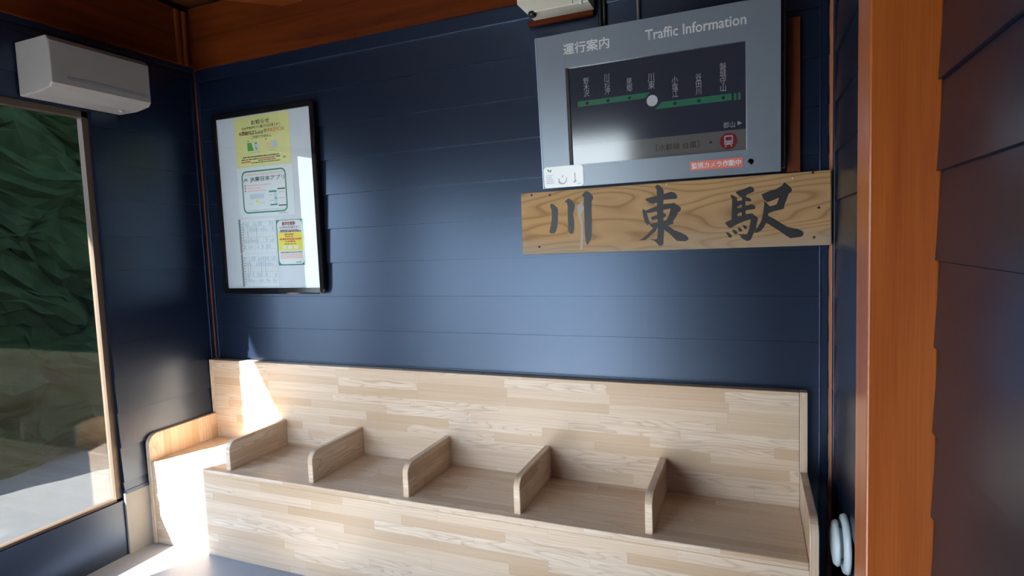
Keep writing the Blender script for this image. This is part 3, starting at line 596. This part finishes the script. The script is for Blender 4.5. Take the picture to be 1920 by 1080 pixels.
# app notice
t = sheet('app_notice', .284, .662, 1.632, 1.8895, M['paper'], 'white notice with a thick dark green rounded border, below the yellow notice', 'notice'); t['group'] = grp
flat('green_border', [rounded(.315, .616, 1.650, 1.872, .030), rounded(.3225, .6085, 1.6575, 1.8645, .0245)[::-1]], P1, M['green'], t)
text('operator_mark', 'JR', .328, .358, 1.816, 1.832, P1, M['green'], t, bold=.03)
text('heading', 'JR東日本アプリ', .374, .606, 1.811, 1.839, P1, M['navyprint'], t, bold=.015)
lines('red_text', [(.335, .598, 1.848, .008)], M['pink'], t, 7)
lines('red_text', [(.350, .510, 1.792, .007), (.350, .440, 1.778, .007), (.350, .480, 1.764, .007)], M['pink'], t, 8)
rects('bullet_print', [(.332, .340, z, z+.008) for z in (1.792, 1.778, 1.764)], P1, M['red'], t)
flat('speech_bubble', [rounded(.365, .462, 1.724, 1.750, .005)], P1, M['pale'], t)
flat('yellow_star', [[(.415+.017*math.cos(a*math.pi/8)*(1 if a % 2 else .7), 1.713+.008*math.sin(a*math.pi/8)*(1 if a % 2 else .7)) for a in range(16)]], P1, M['yellow2'], t)
rects('phone_screen_print', [(.497, .549, 1.752, 1.761), (.499, .551, 1.684, 1.692), (.531, .550, 1.718, 1.723)], P1, M['teal'], t)
rects('phone_panel', [(.528, .550, 1.693, 1.751)], PY-.0008, M['pale'], t)
rects('phone_bar_print', [(.554, .606, 1.764, 1.770), (.556, .609, 1.679, 1.685)], P1, M['dark'], t)
lines('small_print', [(.498, .525, 1.708, .005), (.498, .524, 1.737, .004), (.562, .600, 1.748, .004), (.562, .602, 1.718, .004), (.350, .380, 1.700, .003), (.430, .465, 1.700, .003), (.345, .600, 1.664, .004), (.555, .615, 1.640, .006)], M['lightgrey'], t, 9)
# timetables
def timetable(name, x0, x1, z0, z1, label, seed):
    t = sheet(name, x0, x1, z0, z1, M['paper'], label, 'timetable'); t['group'] = grp
    rn = random.Random(seed); bx, dk, sh = [], [], []
    for i in range(15):
        x = x0+.028+i*(x1-x0-.036)/14
        a = z0+rn.uniform(.008, .06); b_ = z1-rn.uniform(.015, .05)
        bx.append((x, x+rn.choice((.0012, .0012, .004)), a, b_))
    for fz in (.12, .30, .46, .62, .78, .90): bx.append((x0+.02, x1-.006, z0+fz*(z1-z0), z0+fz*(z1-z0)+.0011))
    for ci, cz in sorted({(rn.randrange(14), rn.choice((.14, .32, .64, .80))) for k in range(60)}):
        x = x0+.0285+ci*(x1-x0-.036)/14; z = z0+cz*(z1-z0)
        sh.append((x, x+.011, z, z+rn.uniform(.012, .024)))
    rects('cell_print', sh, PY-.0008, M['pale'], t)
    rects('grid_print', bx, P1, M['lightgrey'], t)
    rects('side_band', [(x0, x0+.014, z0, z1)], PY-.0008, M['midgrey'], t)
    lines('station_print', [(x0+.018, x0+.026, z0+.012+i*.014, .006) for i in range(11)], M['midgrey'], t, seed+1)
timetable('timetable', .270, .522, 1.440, 1.622, 'grey printed timetable sheet just below the green-bordered white notice, upper of the two', 21)
timetable('timetable', .270, .522, 1.261, 1.436, 'grey printed timetable sheet at the lower left of the poster case, lower of the two', 33)
# pass notice
t = sheet('pass_notice', .529, .706, 1.371, 1.606, M['green'], 'small notice with green corners and a bright yellow middle panel, right of the timetables', 'notice'); t['group'] = grp
flat('white_panel', [rounded(.535, .700, 1.377, 1.603, .024)], PY-.0009, M['paper'], t)
flat('yellow_panel', [[(.537, 1.447), (.698, 1.447), (.698, 1.541), (.537, 1.541)]], P1, M['yellow2'], t)
text('heading', '通学定期券', .568, .656, 1.577, 1.596, P2, M['red'], t, bold=.03)
text('red_text', 'をお求めのお客さまへ', .550, .684, 1.560, 1.573, P2, M['red'], t, bold=.008)
lines('small_print', [(.556, .606, 1.549, .007), (.550, .690, 1.5425, .006), (.585, .640, 1.517, .005), (.578, .655, 1.479, .005), (.548, .690, 1.436, .005), (.645, .682, 1.385, .004)], M['ink'], t, 11, P2)
lines('red_text', [(.610, .676, 1.549, .007), (.583, .640, 1.527, .009), (.548, .690, 1.502, .010), (.585, .650, 1.490, .009)], M['red'], t, 12, P2)
for x in (.562, .600, .640): flat('card_picture', [rounded(x, x+.028, 1.455, 1.473, .002)], P2, M['paper'], t)
lines('pink_print', [(.546, .692, z, .007) for z in (1.424, 1.415, 1.406)], M['pink'], t, 13, P2)

# ------------------------------------------------------------------ wall unit on the left, round vent, cream box, cables
au = thing('wall_unit', (.0, -.64, 2.13), 'pale grey plastic air unit high on the dark left wall', 'air conditioner')
m = MB(); m.prism([(.005, 2.345), (.205, 2.345), (.222, 2.325), (.222, 2.158), (.205, 2.140), (.120, 2.128), (.005, 2.128)], 'y', -.86, -.435, .006, 3); m.build('casing', M['offwhite'], au)
m = MB(); m.box(.2215, .2235, -.80, -.447, 2.178, 2.192, .0008); m.build('louvre', M['midgrey'], au)
m = MB(); m.lathe([(.012, 0), (.012, -.008), (.006, -.010)], (.10, -.50, 2.128), 'z', 20); m.build('drain_cap', M['offwhite'], au)
vt = thing('round_vent', (XR, -.385, .467), 'round white two-tier ventilation cover low on the right wall, by the timber post', 'vent')
m = MB(); m.lathe([(.088, 0), (.090, -.006), (.086, -.016), (.072, -.020), (.066, -.014), (.01, -.014)], (XR-.001, -.385, .467), 'x', 56); m.build('flange', M['vent'], vt)
m = MB(); m.lathe([(.045, -.014), (.045, -.026), (.068, -.027), (.070, -.032), (.064, -.041), (.040, -.046), (.002, -.047)], (XR-.001, -.385, .467), 'x', 56); m.build('cover_disc', M['vent'], vt)

cb = thing('junction_box', (2.25, -.02, 2.36), 'cream metal equipment box at the top edge, above the information display', 'box')
BY = -.115
m = MB(); m.prism([(1.945, 2.400), (1.986, 2.357), (2.240, 2.357), (2.240, 2.76), (1.945, 2.76)], 'y', BY, -.023, .003); m.build('casing', M['cream'], cb)
m = MB(); m.box(2.175, 2.1785, BY-.0008, BY+.002, 2.360, 2.74); m.build('cover_seam', M['midgrey'], cb)
m = MB(); m.box(1.950, 2.170, BY-.004, BY+.002, 2.412, 2.75, .002); m.build('cover_plate', M['cream'], cb)
m = MB(); m.lathe([(.016, .0), (.018, -.010), (.014, -.018)], (2.005, BY+.012, 2.362), 'z', 20); m.build('rubber_foot', M['cable'], cb)
m = MB(); m.box(2.206, 2.215, BY-.010, BY+.004, 2.350, 2.372, .002); m.build('latch', M['white'], cb)
m = MB(); m.box(1.96, 2.235, -.030, -.012, 2.338, 2.357, .001); m.build('mounting_board', M['header'], cb)
m = MB(); m.tube([(2.262, -.030, 2.75), (2.262, -.028, 2.5), (2.264, -.026, 2.35), (2.266, -.024, 2.2)], .0085); m.tube([(2.278, -.026, 2.75), (2.278, -.024, 2.5), (2.280, -.022, 2.2)], .006)
tag(m.build('black_cable', M['cable']), 'thick black cable running down from the cream box behind the display', 'cable')
m = MB(); m.tube([(2.418, -.030, 2.75), (2.418, -.028, 2.45), (2.412, -.026, 2.36), (2.414, -.024, 2.2)], .005)
tag(m.build('grey_cable', M['cable_grey']), 'thin grey cable running down to the display, right of the black one', 'cable')
